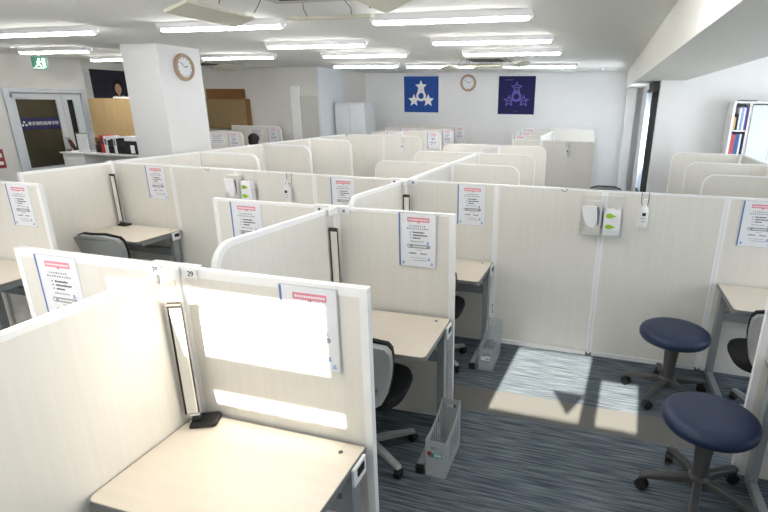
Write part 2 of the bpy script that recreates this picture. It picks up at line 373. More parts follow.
# the long cross screen, panel by panel
G2 = 'panels of the long cross screen'
xs = [-4.62,-3.885,-3.14,-2.325,-1.48,-.73,.07,.875,1.68]
def wy(x): return 3.95+(x+4.62)*(-.115/3.14) if x < -1.48 else 3.85
lab = ['long cross screen panel behind the desk at the far left, holding a notice',
 'long cross screen panel with a small ring hook left of the tissue holder',
 'long cross screen panel carrying the left tissue holder and a spray bottle',
 'long cross screen panel with a notice just left of the middle booth corner',
 'long cross screen panel behind the third desk, with a notice beside the aisle',
 'long cross screen panel at the left of the open aisle, sunlit carpet at its foot',
 'long cross screen panel behind the far round stool, spray bottle at its top',
 'long cross screen panel above the desk at the right edge']
for i in range(8):
    panel((xs[i]+.001,wy(xs[i]+.001)),(xs[i+1]-.001,wy(xs[i+1]-.001)),lab[i],wa=.021,wb=.021,wt=.012,group=G2,foot=(i in (5,6)))
# beyond the long screen
G3 = 'rounded booth dividers beyond the long screen'
def yp(x,a,b,label,**k): return panel((x,a),(x,b),label,wt=.022,group='spine screens beyond the long screen',**k)
yp(-1.47,3.87,5.07,'first spine screen of the middle block beyond the long screen')
yp(-1.47,5.11,6.30,'second spine screen of the middle block beyond the long screen')
yp(-1.47,6.34,7.60,'third spine screen of the middle block, running on to the third pair of dividers')
for j,y in enumerate((5.09,6.32,7.62)):
    o = ('first','second','third')[j]
    panel((-2.31,y),(-1.49,y),'%s rounded divider left of the middle spine beyond the long screen'%o,ra=.11,wt=.009,group=G3)
    panel((-1.45,y),(-.74,y),'%s rounded divider right of the middle spine beyond the long screen'%o,rb=.11,wt=.009,group=G3)
yp(-4.69,3.99,5.18,'first spine screen of the left block, beside the column')
yp(-4.71,5.22,6.44,'second spine screen of the left block')
yp(-4.72,6.48,7.72,'third spine screen of the left block')
yp(-4.73,7.76,9.05,'fourth spine screen of the left block, reaching the tall end screen')
for j,(y,xr) in enumerate(((5.20,-3.86),(6.46,-3.92),(7.74,-3.93))):
    panel((-4.70,y),(xr,y),'%s rounded divider of the left block, counted from the long screen'%('first','second','third')[j],rb=.13,wt=.020,group=G3)
panel((-4.72,9.09),(-3.93,9.09),'end screen of the left block with a rounded left corner',ra=.11,wt=.012,group=G3)
panel((-3.92,9.09),(-3.16,9.09),'rounded end screen with a hanging spray bottle at the back of the left aisle',rb=.11,wt=.012,group=G3)
yp(1.77,3.88,5.10,'first spine screen of the right block')
yp(1.77,5.14,6.18,'second spine screen of the right block')
yp(1.77,6.22,7.42,'third spine screen of the right block, next to the bookcase')
for j,y in enumerate((5.12,6.20,7.44)):
    panel((.93,y),(1.75,y),'%s rounded divider of the right block, counted from the long screen'%('first','second','third')[j],ra=.11,wt=.009,group=G3)
    if j<2: panel((1.79,y),(2.6,y),'%s plain divider right of the right block spine'%('first','second')[j],rb=.11,wt=.009,group=G3)
panel((-1.47,8.98),(-.98,8.98),'plain end screen left of the vertical seam at the back of the middle block',wt=.012,group=G3)
panel((-.97,8.98),(-.08,8.98),'rounded end screen with a hanging spray bottle at the back of the middle block',rb=.05,wt=.012,group=G3)
G4 = 'small booth screens at the far back'
for j,y in enumerate((10.05,10.8,11.4)):
    o = ('nearest','middle','farthest')[j]
    panel((-3.93,y),((-3.10,-3.04,-2.93)[j],y),'%s of the notice carrying screens under the blue star banner'%o,rb=.11,wt=.010,group=G4,h=T+.03+.03*j)
    panel((-4.62,y),(-3.96,y),'%s small screen left of the back left spine'%o,wt=.010,group=G4,h=T+.02+.03*j)
    panel((-1.66,y),(-1.02,y),'%s small notice screen under the dark star banner'%o,wt=.010,group=G4,h=T+.02+.03*j)
panel((-3.945,9.12),(-3.945,10.03),'front back left spine screen under the blue star banner',group=G4)
panel((-3.945,10.07),(-3.945,11.38),'rear back left spine screen under the blue star banner',group=G4)
panel((-1.0,9.02),(-1.0,11.38),'white topped spine screen behind the middle end screen',wt=.03,group=G4,h=T+.05)
panel((-.98,11.4),(-.12,11.4),'grey rounded screen against the back wall right of the dark banner',rb=.08,wt=.012,group=G4,h=T+.09)
panel((-7.4,8.2),(-6.38,8.2),'rounded screen with notices right behind the column',rb=.11,wt=.016,group=G4,h=1.38)
panel((-7.4,9.2),(-6.22,9.2),'rounded screen with notices behind the seated student',rb=.12,wt=.016,group=G4,h=1.43)

connector((-1.48,1.45),num=('25','29'),label='white joining clip with seat tags at the nearest booth corner')
connector((-1.48,2.66),label='white joining clip with seat tags at the second booth corner')
connector((-1.48,3.84),label='white joining clip with seat tags at the third booth corner')
tag(MB().box((-.05,-.02,.001),(.05,.02,.007)).box((-.02,-.07,.001),(.02,-.02,.007)).build('joining_clip','trim'),'white clip at the top of the far left booth corner','clip').location = (-4.64,3.95,T)

# ------------------------------------------------------------------ notice sheets
def make_notice(label):
    t = thing('notice_sheet', label, 'notice', (0,0,0), 0, 'laminated notices on the partitions')
    W,H = .222,.315
    MB().box((-W/2-.004,-.0015,-H-.004),(W/2+.004,0,.004)).build('plastic_sleeve','sleeve',t)
    pg = MB().box((-W/2,-.003,-H),(W/2,-.0015,0)).build('paper','paper',t)
    MB().box((-W/2,-.0038,-H),(-W/2+.009,-.003,0)).build('binding_strip','inkblue',pg)
    MB().box((-.058,-.0036,-.047),(.075,-.003,-.022)).prism([(0,-.047),(.02,-.047),(.01,-.056)],(0,-.003,0),(1,0,0),(0,0,1),(0,-.0006,0)).build('heading','pink',pg)
    k = MB()
    def words(x0,x1,z,h,gap=.3):
        x = x0
        while x < x1:
            w = h*random.uniform(.6,1.0); k.box((x,-.0036,z),(min(x+w,x1),-.003,z+h*random.uniform(.7,1))); x += w+h*gap
    hm = MB(); x = -.05
    while x < .066: hm.box((x,-.0041,-.039),(x+.007,-.0036,-.031)); x += .0092
    hm.build('heading_letters','white',pg)
    words(-.045,.05,-.075,.0075,.9); words(-.06,.07,-.09,.0075,.9)
    words(-.04,.04,-.165,.006,.6); words(-.01,.03,-.215,.004,.5); words(-.05,-.005,-.238,.008,.2); words(.02,.06,-.238,.008,.2); words(-.04,.05,-.262,.004,.6); words(-.03,.06,-.277,.004,.6)
    k.build('small_print','ink',pg)
    k = MB()
    for i,(x1) in enumerate((.045,.062,.02)):
        z = -.113-i*.0165; words(-.025,x1,z,.0085,.15)
        k.beam((-.045,-.0034,z+.005),(-.041,-.0034,z),.0006,.002,).beam((-.041,-.0034,z),(-.034,-.0034,z+.009),.0006,.002)
    k.build('checklist','inksoft',pg)
    k = MB(); r=.011; poly=[(-.05-r*math.sin(t),-.192+r*math.cos(t)) for t in [PI*i/8 for i in range(9)]]+[(.07+r*math.sin(t),-.192-r*math.cos(t)) for t in [PI*i/8 for i in range(9)]]
    k.prism(poly,(0,-.003,0),(1,0,0),(0,0,1),(0,-.0006,0)).build('grey_bar','pill',pg)
    k = MB()
    for i in range(9): k.box((-.026+i*.0095,-.0042,-.196),(-.019+i*.0095,-.0036,-.188))
    k.lathe([(.006,-.0042),(.006,-.0036)],(-.05,0,-.192),12,'y'); k.build('bar_letters','white',pg)
    for (x,z) in ((.065,-.165),(.072,-.262),(-.085,-.29),(.09,-.29)): MB().lathe([(.006,-.0036),(.006,-.003)],(x,0,z),10,'y').box((x-.008,-.0036,z-.012),(x+.008,-.003,z-.005)).build('little_figure','lblue',pg)
    return t
nt0 = make_notice('white notice with pink heading on the screen behind the nearest desk, half in sun')
nt0.location = (-.925,1.436,1.308)
F = .0135
for (x,y,z,l) in (
 (-.96,2.675-F-.002,1.318,'white notice with pink heading on the screen behind the second desk'),
 (-.93,3.85-F,1.310,'white notice with pink heading on the screen behind the third desk'),
 (-2.10,2.66-F,1.312,'white notice partly hidden behind the rounded grey side screen'),
 (-2.09,1.45-F,1.308,'white notice at the front left, cut by the nearest side screen'),
 (-4.12,2.70-F,1.312,'white notice on the far left screen, second row'),
 (-4.09,wy(-4.09)-F-.003,1.312,'white notice above the desk with the turned grey chair'),
 (-2.05,wy(-2.05)-F-.003,1.308,'white notice on the long screen just left of the middle corner'),
 (1.085,3.85-F,1.310,'white notice at the right edge above the right desk'),
 (-3.27,10.05-F,1.335,'tiny notice on the nearest far screen under the blue banner'),
 (-3.19,10.8-F,1.365,'tiny notice on the middle far screen under the blue banner'),
 (-3.08,11.4-F,1.395,'tiny notice on the farthest screen under the blue banner'),
 (-4.15,10.05-F,1.33,'tiny pink headed notice just left of the back left spine, nearest'),
 (-4.15,10.8-F,1.36,'tiny pink headed notice just left of the back left spine, middle'),
 (-1.50,10.05-F,1.33,'tiny notice under the dark banner, nearest of three'),
 (-1.50,10.8-F,1.36,'tiny notice under the dark banner, middle of three'),
 (-1.50,11.4-F,1.39,'tiny notice under the dark banner, farthest of three'),
 (-6.58,8.2-F,1.35,'notice at the rounded end of the screen right behind the column'),
 (-6.42,9.2-F,1.40,'notice at the rounded end of the screen behind the seated student')):
    dup(nt0,(x,y,z),0,l)
def wide_notice(x,y,z,l):
    t = thing('wide_notice',l,'notice',(x,y,z),0,'landscape sheets in the back left booths')
    MB().box((-.15,-.002,-.2),(.15,0,0)).build('paper','paper',t)
    k = MB()
    for i in range(5): k.box((-.12,-.003,-.03-i*.033),(.12-.03*(i%3),-.002,-.022-i*.033))
    k.build('print','ink',t)
wide_notice(-6.93,8.2-F,1.32,'landscape sheet on the screen right behind the column')
wide_notice(-6.80,9.2-F,1.37,'landscape sheet above the seated student')

# ------------------------------------------------------------------ desks
def make_desk(W, D, label, group='white topped booth desks', gapleg=True):
    """origin: back right corner on the floor; extends -X by W and -Y by D"""
    t = thing('study_desk', label, 'desk', (0,0,0), 0, group)
    r = .03; n = 6
    poly = [(0,0),(-W,0),(-W,-D+r)]+[(-W+r-r*math.cos(a),-D+r-r*math.sin(a)) for a in [PI/2*k/n for k in range(1,n+1)]]+[(-r+r*math.sin(a),-D+r-r*math.cos(a)) for a in [PI/2*k/n for k in range(0,n+1)]]
    MB().prism(poly,(0,0,DK-.022),(1,0,0),(0,1,0),(0,0,.0215)).build('desk_rim','desk_edge',t)
    poly2 = [(x*.992-.003,y*.99-.002) for x,y in poly]
    MB().prism(poly2,(0,0,DK-.006),(1,0,0),(0,1,0),(0,0,.0068)).build('tabletop','desk',t,bevel=.002)
    MB().lathe([(.0085,0),(.0085,.0015)],(-.075,-.055,DK+.001),14).build('screw_cap','black',t)
    for s,x in ((0,-.035),(1,-W+.035)):
        l = MB().box((x-.022,-.10,.05),(x+.022,-.035,DK-.0225)).build('leg','steel',t,bevel=.004)
        MB().box((x-.022,-D+.02,.0),(x+.022,-.03,.049)).build('leg_foot','steel',l,bevel=.006)
        MB().box((x-.023,-D-.005,.0),(x+.023,-D+.019,.05)).build('foot_cap','black',l,bevel=.006)
        MB().box((x-.02,-D+.06,DK-.055),(x+.02,-.101,DK-.023)).build('top_bracket','steel',t,bevel=.003)
    MB().box((-W+.06,-.085,DK-.25),(-.06,-.055,DK-.185)).build('cross_rail','steel',t,bevel=.003)
    MB().box((-W+.06,-D+.09,DK-.05),(-.06,-D+.12,DK-.023)).build('front_rail','desk_edge',t)
    ob = MB().box((.001,-.125,DK-.08),(.013,-.03,DK-.005)).build('outlet_plate','white',t,bevel=.003)
    MB().box((.0131,-.10,DK-.05),(.016,-.05,DK-.018)).build('outlet_socket','black',ob)
    return t
GD = 'pale desks in the booths'
d0 = make_desk(.742,.505,'nearest pale desk, filling the bottom of the view',GD); d0.location = (-.722,1.425,0)
dup(d0,(-.745,2.640,0),.02,'second pale desk, with a grey chair turned in front of it')
dup(d0,(-.735,3.825,0),0,'third pale desk, beside the aisle and the clear file box')
dup(d0,(-3.865,3.895,0),-.03,'pale desk at the far left in front of the turned grey chair')
dup(d0,(-3.84,2.675,0),0,'pale desk cut by the left edge of the picture')
rd = dup(d0,(1.645,3.825,0),0,'pale desk at the right edge with a grey chair before it')
dup(d0,(1.645,2.635,0),0,'desk hidden behind the right screen, its leg beside the nearest stool')

# desk lamps, folded upright in the corners
def make_lamp(label):
    t = thing('desk_lamp', label, 'desk lamp', (0,0,0), 0, 'folding lamps standing in booth corners')
    MB().prism([(-.005,-.075),(.085,-.075),(.095,-.065),(.10,.0),(.085,.012),(0,.012)],(0,0,0),(1,0,0),(0,1,0),(0,0,.018)).box((-.002,-.05,.018),(.032,-.01,.03)).build('base','black',t,bevel=.005)
    MB().lathe([(.010,-.0175),(.010,.0175)],(0.012,-.03,.038),14,'x').build('hinge','chrome',t,smooth=True)
    MB().box((-.016,-.042,.05),(.024,-.034,.50)).build('light_bar','lampwhite',t,bevel=.003)
    MB().box((-.018,-.0335,.045),(.026,-.022,.505)).build('bar_back','lampedge',t,bevel=.003)
    MB().box((-.0215,-.043,.045),(-.0185,-.020,.505)).build('bar_edge','black',t)
    MB().lathe([(.012,-.024),(.012,.024)],(.003,-.036,.508),14,'x').build('pivot','lampedge',t,smooth=True)
    MB().box((-.006,-.0215,.04),(.008,-.012,.49)).build('arm','steel',t,bevel=.002)
    return t
lm = make_lamp('silver folding lamp with a black base in the corner of the nearest desk')
lm.rotation_euler = (0,0,.45); lm.location = (-1.447,1.385,DK+.001); lm.scale = (1,1,.99)
dup(lm,(-1.447,2.60,DK+.001),0,'slim folding lamp in the corner of the second desk')
dup(lm,(-1.447,3.79,DK+.001),0,'slim folding lamp in the corner of the third desk')
dup(lm,(-4.575,3.895,DK+.001),0,'slim folding lamp in the far left booth corner')

# ------------------------------------------------------------------ chairs and stools
def caster(parent, x, y, a, r=.026):
    m = Matrix.Translation((x,y,0)) @ Matrix.Rotation(a,4,'Z')
    k = MB(); k.lathe([(r*.6,-.022),(r,-.019),(r,-.004),(r*.7,-.003),(r*.7,.003),(r,.004),(r,.019),(r*.6,.022)],(0,0,r),16,'x')
    k.box((-.012,-.012,r),(.012,.012,r+.035)); bmesh.ops.transform(k.bm,matrix=m,verts=k.bm.verts)
    return k.build('caster','black',parent,smooth=True)
def make_chair(label):
    t = thing('desk_chair', label, 'chair', (0,0,0), 0, 'grey backed swivel chairs')
    # seat cushion
    n = 28; k = MB(); rings = []
    def sq(t_,a,b,e=3.2):
        c,s_ = math.cos(t_),math.sin(t_); return (a*abs(c)**(2/e)*(1 if c>0 else -1), b*abs(s_)**(2/e)*(1 if s_>0 else -1))
    for (f,z) in ((.80,.405),(.97,.42),(1,.445),(.97,.468),(.85,.480),(.4,.476)):
        rings.append([k.bm.verts.new((sq(2*PI*i/n,.235*f,.225*f)[0], .02+sq(2*PI*i/n,.235*f,.225*f)[1], z)) for i in range(n)])
    for A,B in zip(rings,rings[1:]):
        for i in range(n): k.bm.faces.new((A[i],A[(i+1)%n],B[(i+1)%n],B[i]))
    k.bm.faces.new(rings[0][::-1]); k.bm.faces.new(rings[-1]); k.build('seat','blackfab',t,smooth=True)
    # curved backrest (front cushion black, rear shell grey)
    def back(th0, th1, inset_, z0, z1, name, m):
        k = MB(); nu,nv = 14,12; G=[[],[]]
        for side,off in ((0,th0),(1,th1)):
            for j in range(nv+1):
                v = j/nv; row=[]
                z = z0+(z1-z0)*v
                half = (.165+.05*math.sin(min(v,1)*PI*.62))-inset_
                e = 1.0
                for (lo,hi) in ((0,.14),(.84,1)):
                    pass
                if v > .86: half *= math.sqrt(max(.0,1-((v-.86)/.16)**2))
                if v < .14: half *= math.sqrt(max(.0,1-((.14-v)/.18)**2))
                for i in range(nu+1):
                    u = -1+2*i/nu; x = half*u
                    y = -.215 - .05*math.sin(v*PI*.5)*v + .05*(x/.22)**2 + .03*math.sin(v*PI) + off
                    row.append(k.bm.verts.new((x,y,z)))
                G[side].append(row)
        for side in (0,1):
            for j in range(nv):
                for i in range(nu): k.bm.faces.new((G[side][j][i],G[side][j][i+1],G[side][j+1][i+1],G[side][j+1][i]))
        for j in range(nv):
            for i in (0,nu): k.bm.faces.new((G[0][j][i],G[1][j][i],G[1][j+1][i],G[0][j+1][i]))
        for i in range(nu):
            for j in (0,nv): k.bm.faces.new((G[0][j][i],G[1][j][i],G[1][j][i+1],G[0][j][i+1]))
        return k.build(name,m,t,smooth=True)
    back(.0145,.040,0,.44,.85,'backrest','blackfab')
    sh = back(-.030,.014,.001,.444,.836,'back_shell','chairgrey')
    k = back(-.031,-.0282,.06,.49,.61,'lumbar_panel','meshgrey'); k.parent = sh
    k = back(-.031,-.0282,.05,.63,.815,'upper_panel','meshgrey'); k.parent = sh
    MB().beam((0,-.02,.395),(0,-.235,.385),.06,.018).beam((0,-.238,.385),(0,-.262,.56),.06,.016,up=(0,1,0)).build('back_support','chairgrey',t,bevel=.004)
    MB().box((-.10,-.09,.385),(.10,.12,.404)).build('seat_plate','dsteel',t,bevel=.004)
    MB().lathe([(.025,.10),(.025,.27),(.016,.27),(.016,.385)],(0,0,0),20).build('gas_lift','black',t,smooth=True)
    bs = MB().lathe([(.035,.055),(.045,.07),(.04,.10),(.028,.115)],(0,0,0),20).build('hub','chairgrey',t,smooth=True)
    for i in range(5):
        a = PI/2+.35+i*2*PI/5; c,s = math.cos(a),math.sin(a)
        MB().prism([(.03,.072),(.03,.105),(.10,.104),(.275,.078),(.285,.06),(.26,.058)],(-s*-.018,-c*.018,0),(c,s,0),(0,0,1),(-s*.036,c*.036,0)).build('base_arm','chairgrey',t,bevel=.005)
        caster(t,.27*c,.27*s,a+.6)
    return t
ch = make_chair('grey backed swivel chair half hidden behind the nearest screen')
ch.location = (-1.10,2.21,0); ch.rotation_euler = (0,0,.06)
dup(ch,(-1.10,3.38,0),.05,'swivel chair at the third desk, mostly hidden by the second screen')
dup(ch,(-4.03,3.34,0),.12,'swivel chair with a grey back at the far left desk')
dup(ch,(1.14,3.22,0),.0,'grey backed swivel chair at the right edge')
dup(ch,(-4.25,2.02,0),0,'dark chair in the shade under the desk at the left edge')
dup(ch,(.13,7.55,0),0,'black chair barely seen over the long screen near the back right pier')

def make_stool(label):
    t = thing('round_stool', label, 'stool', (0,0,0), 0, 'navy round stools on casters')
    MB().lathe([(.10,.418),(.188,.421),(.208,.430),(.220,.447),(.222,.468),(.213,.488),(.194,.500),(.15,.506),(.05,.508),(0,.508)],(0,0,0),48).build('seat','navy',t,smooth=True)
    MB().lathe([(.12,.403),(.12,.4175)],(0,0,0),32).build('seat_plate','black',t)
    MB().lathe([(.036,.13),(.038,.22),(.046,.34),(.048,.402)],(0,0,0),28).build('column_cover','stoolgrey',t,smooth=True)
    MB().lathe([(.04,.07),(.058,.085),(.055,.13),(.038,.145)],(0,0,0),24).build('hub','stoolgrey',t,smooth=True)
    for i in range(5):
        a = i*2*PI/5; c,s = math.cos(a),math.sin(a)
        MB().prism([(.035,.085),(.035,.132),(.10,.132),(.24,.108),(.282,.098),(.288,.072),(.24,.076)],(s*.021,-c*.021,0),(c,s,0),(0,0,1),(-s*.042,c*.042,0)).build('base_arm','stoolgrey',t,bevel=.011,seg=3)
        caster(t,.265*c,.265*s,a+1.0,.032)
    return t
st = make_stool('nearest navy round stool, low in the right corner'); st.location = (.645,2.395,0); st.rotation_euler=(0,0,.70)
dup(st,(.60,3.39,0),.40,'farther navy round stool, beside the long screen')

# ------------------------------------------------------------------ file boxes by the desks
def file_box(loc, rz, m, label, lab_m, length=.30, w=.11, hf=.18, hb=.30):
    t = thing('file_box', label, 'file box', loc, rz)
    # front (low) end at -Y, back (high) end at +Y, slotted sides with curved rim
    n=10
    def rim(v): return hf+(hb-hf)*(max(0,(v-.06))/.94)**2.5 if v>.06 else hf
    for sx in (-1,1):
        k = MB(); x = sx*w/2; th = .0025
        segs = 22
        slots = (5,6,8,9,11,12,14,15,17,18)
        for i in range(segs):
            v0,v1 = i/segs,(i+1)/segs; y0,y1 = -length/2+length*v0,-length/2+length*v1
            z0,z1 = rim(v0),rim(v1)
            def quad(za0,za1,zb0,zb1):
                k.prism([(y0,za0),(y1,za1),(y1,zb1),(y0,zb0)],(x-th/2,0,0),(0,1,0),(0,0,1),(th,0,0))
            if i % 3 != 0 and 4 < i < 20:
                quad(.0,.0,.07,.07); quad(z0-.035,z1-.035,z0,z1)
            else: quad(0,0,z0,z1)
        k.build('side','%s'%m,t)
    def wall(y,h,hole,nm):
        th=.0025; k = MB(); a=w/2-.0013; hz=h-.045
        k.box((-a,y-th/2,.0),(a,y+th/2,hz-.012)).box((-a,y-th/2,hz+.012),(a,y+th/2,h)).box((-a,y-th/2,hz-.012),(-.028,y+th/2,hz+.012)).box((.028,y-th/2,hz-.012),(a,y+th/2,hz+.012))
        return k.build(nm,m,t)
    wall(-length/2,hf,1,'front_face'); wall(length/2,hb,1,'back_face')
    MB().box((-w/2+.001,-length/2+.001,.001),(w/2-.001,length/2-.001,.004)).build('bottom',m,t)
    l = MB().box((-.04,-length/2-.003,hf-.10),(.035,-length/2-.0014,hf-.065)).build('label_strip',lab_m,t)
    k = MB()
    for i in range(3): k.box((-.005+i*.013,-length/2-.0036,hf-.094),(.004+i*.013,-length/2-.003,hf-.078))
    k.box((-.03,-length/2-.0036,hf-.072),(.03,-length/2-.003,hf-.069)); k.build('label_print','white' if lab_m=='teal' else 'ink',l)
    if lab_m=='teal': MB().lathe([(.014,-.0036),(.014,-.003)],(-.032,-length/2,hf-.078),14,'y').build('round_mark','redink',l)
    return t
file_box((-.678,2.285,0),.0,'bin','grey plastic file box with a teal label standing by the second desk','teal',hf=.225,hb=.30)
file_box((-.665,3.49,0),.0,'clearfr','clear plastic file box standing by the third desk','paper')
pw = thing('power_strip','white power strip hanging on the leg of the third desk','power strip',(-.735,3.74,.28))
MB().box((.001,-.02,0),(.026,.02,.12)).build('strip_body','white',pw,bevel=.004)
MB().tube([(.012,0,0),(.02,-.01,-.07),(.005,0,-.14),(.012,.01,-.2)],.004).build('cord','white',pw,smooth=True)
MB().box((.0262,-.012,.02),(.028,.012,.05)).box((.0262,-.012,.07),(.028,.012,.1)).build('sockets','ink',pw)
MB().box((.004,-.014,.12),(.024,.014,.17)).build('plug','white',pw,bevel=.004)

# ------------------------------------------------------------------ hanging holders
def tissue_holder(loc, label_suffix, rz=0):
    t = thing('acrylic_holder','clear acrylic holder hooked on '+label_suffix,'holder',loc,rz,'clear holders hooked on the long screen')
    MB().box((-.155,-.004,0),(.145,-.001,.28)).build('back_plate','clear',t)
    MB().box((-.155,-.085,0),(.145,-.0045,.004)).box((-.155,-.088,.004),(.145,-.085,.05)).box((-.155,-.085,.004),(-.152,-.0045,.09)).box((.142,-.085,.004),(.145,-.0045,.14)).build('tray','clear',t)
    bx = thing('tissue_box','cream tissue box upright in the clear holder on '+label_suffix,'tissue box',(loc[0]-.065,loc[1]-.045,loc[2]+.006),rz,'tissue boxes in the clear holders')
    MB().box((-.058,-.032,0),(.058,.032,.245)).build('carton','tissuebox',bx,bevel=.003)
    k = MB(); k.prism([(-.085,.205),(-.02,.215),(.02,.21),(.03,.12),(.01,.05),(-.03,.055),(-.055,.09),(-.075,.15)],(0,-.046,0),(1,0,0),(0,0,1),(0,.0135,0))
    k.build('tissue','tissue',bx,bevel=.006,seg=3)
    MB().prism([(.02,.20),(.035,.21),(.045,.17),(.045,.09),(.035,.06),(.03,.12)],(0,-.0345,0),(1,0,0),(0,0,1),(0,.002,0)).build('slot_print','ink',bx)
    wp = thing('wipes_pack','white wipes pack with green leaves on '+label_suffix,'wipes pack',(loc[0]+.07,loc[1]-.045,loc[2]+.006),rz,'wipes packs in the clear holders')
    k = MB(); k.prism([(-.058,0),(.052,0),(.058,.02),(.056,.17),(.05,.195),(.04,.205),(.025,.19),(.0,.2),(-.02,.19),(-.045,.2),(-.058,.18),(-.06,.02)],(0,-.03,0),(1,0,0),(0,0,1),(0,.055,0)); k.build('packet','tissue',wp,bevel=.01,seg=3)
    for (x,z) in ((-.02,.145),(-.02,.065)):
        k = MB()
        k.prism([(x+.026*math.cos(a)+ (0.022 if i==0 else 0), z+.018*math.sin(a)) for i,a in enumerate([2*PI*j/14 for j in range(14)])],(0,-.0315,0),(1,0,0),(0,0,1),(0,.0012,0))
        k.build('leaf_print','leaf',wp)
tissue_holder((.065,3.834,1.005),'the long screen at the open aisle')
tissue_holder((-3.055,wy(-3.055)-.018,1.035),'the left part of the long screen',-.036)
def spray(loc, label, rz=0):
    t = thing('spray_bottle', label, 'spray bottle', loc, rz, 'white spray bottles hung on the screens')
    MB().lathe([(.028,0),(.031,.006),(.031,.115),(.026,.135),(.013,.15),(.012,.165)],(0,-.036,0),20).build('bottle','white',t,smooth=True)
    MB().lathe([(.014,.165),(.014,.185),(.008,.187),(.008,.20)],(0,-.036,0),16).box((-.010,-.062,.185),(.010,-.028,.20)).build('pump','white',t)
    MB().box((-.012,-.0678,.085),(.012,-.067,.108)).build('emblem','inkdark',t); MB().box((-.02,-.0678,.066),(.02,-.067,.069)).box((-.014,-.0678,.045),(.014,-.067,.048)).build('print','ink',t)
    hk = MB()
    for s in (-1,1): hk.tube([(s*.024,.006,.235),(s*.024,-.004,.242),(s*.024,-.007,.17),(s*.018,-.03,.158),(s*.016,-.045,.165)],.0025,8)
    hk.build('wire_hooks','wire',t,smooth=True)
    return t
spray((.345,3.834,1.085),'white spray bottle hung on the long screen right of the tissue holder')
spray((-2.57,wy(-2.57)-.018,1.075),'white spray bottle hung on the left part of the long screen',-.036)
spray((-3.54,9.07,1.04),'small white spray bottle on the end screen under the blue banner')
spray((-.52,8.96,1.07),'small white spray bottle on the end screen right of the dark banner')
for (x,y,l) in ((-.22,3.83,'small wire ring hook at the top of the long screen above the aisle'),(-3.45,wy(-3.45)-.02,'small wire ring hook at the top of the left long screen')):
    tag(MB().tube([(.02*math.cos(a),-.004,.02*math.sin(a)) for a in [PI+PI*i/10 for i in range(11)]],.0022,8).build('ring_hook','wire',smooth=True),l,'hook').location = (x,y,T-.002)

# ------------------------------------------------------------------ ceiling
def make_light(label):
    t = thing('ceiling_light', label, 'ceiling light', (0,0,0), 0, 'white fluorescent ceiling lights')
    MB().prism([(-.055,CEIL-.001),(.055,CEIL-.001),(.030,CEIL-.048),(.026,CEIL-.048),(.026,CEIL-.027),(-.026,CEIL-.027),(-.026,CEIL-.048),(-.030,CEIL-.048)],(-.63,0,0),(0,1,0),(0,0,1),(1.26,0,0)).build('housing','white',t,bevel=.002)
    for s in (-1,1): MB().box((s*.613-.010,-.022,CEIL-.068),(s*.613+.010,.022,CEIL-.027)).build('end_holder','white',t,bevel=.003)
    n=16; k = MB(); k.tube([(-.602,0,CEIL-.052),(-.595,0,CEIL-.052),(.595,0,CEIL-.052),(.602,0,CEIL-.052)],.021,n,radii=[.012,.021,.021,.012]); k.build('tube','tube',t,smooth=True)
    return t
rows = [('left',-3.22),('middle',-1.18)]
l0 = make_light('ceiling light in the nearest row, above the middle booths'); l0.location = (-1.18,4.0,0)
for (x,y,l) in ((-3.22,4.0,'ceiling light in the nearest row, second from the right'),(-5.22,4.0,'ceiling light in the nearest row, at the left edge'),
 (-3.18,5.50,'ceiling light in the second row, right of the column clock'),(-1.17,5.48,'ceiling light in the second row, right of centre'),(-7.10,5.50,'ceiling light in the second row, above the entrance door'),
 (-3.18,6.76,'ceiling light in the third row, near the centre'),(-1.18,6.78,'ceiling light in the third row, above the dark banner'),(-5.20,6.76,'ceiling light in the third row, just right of the column'),(-7.35,6.76,'ceiling light in the third row, just left of the column'),
 (-4.1,8.75,'ceiling light in the last row, left end'),(-2.78,8.95,'ceiling light in the last row, above the blue banner'),(-1.12,9.2,'ceiling light in the last row, right end'),
 (-3.9,2.4,'ceiling light above the front left booths, beyond the top of the view'),(-.35,2.4,'ceiling light above the aisle nearest the camera, beyond the top of the view'),(-3.22,.9,'ceiling light left of the camera, out of view'),(-1.0,.9,'ceiling light over the nearest desk, out of view')):  # these four unseen lights are added to brighten panels facing the camera
    dup(l0,(x,y,0),0,l)
def make_ac(loc, label):
    t = thing('ceiling_air_conditioner', label, 'air conditioner', loc, 0, 'square ceiling air conditioners')
    MB().box((-.36,-.36,-.035),(.36,.36,-.001)).build('panel','acbody',t,bevel=.01)
    k = MB()
    for i in range(9): k.box((-.25,-.245+i*.058,-.041),(.25,-.225+i*.058,-.0355))
    k.build('grille','dsteel',t)
    for i in range(4):
        m = Matrix.Rotation(i*PI/2,4,'Z')
        k = MB(); k.box((-.30,0,-.018),(.30,(.07,.17,.17,.18)[i],.0), Matrix.Translation((0,(.38,.50,.38,.44)[i],-.11)) @ Matrix.Rotation(math.radians((4,-16,-10,22)[i]),4,'X'))
        bmesh.ops.transform(k.bm,matrix=m,verts=k.bm.verts); w = k.build('deflector_board','wing',t,bevel=.002)
        k = MB()
        for s in (-1,1): k.tube([(s*.15,.33,-.036),(s*.17,.37,-.07),(s*.16,.40,-.115)],.003,8)
        bmesh.ops.transform(k.bm,matrix=m,verts=k.bm.verts); k.build('hanging_wires','wire',w,smooth=True)
    return t
a0 = make_ac((-1.78,2.88,CEIL),'ceiling air conditioner with hanging deflector boards, cut by the top edge')
dup(a0,(-6.9,8.05,CEIL),0,'ceiling air conditioner half hidden behind the column')
dup(a0,(-1.75,7.95,CEIL),0,'ceiling air conditioner beyond the third light row, above the dark banner')
tag(MB().lathe([(.05,0),(.05,-.02),(.03,-.035),(0,-.036)],(0,0,0),20).build('smoke_detector','white',smooth=True),'small round detector on the ceiling near the back right corner','smoke detector').location = (-.1,10.6,CEIL-.001)

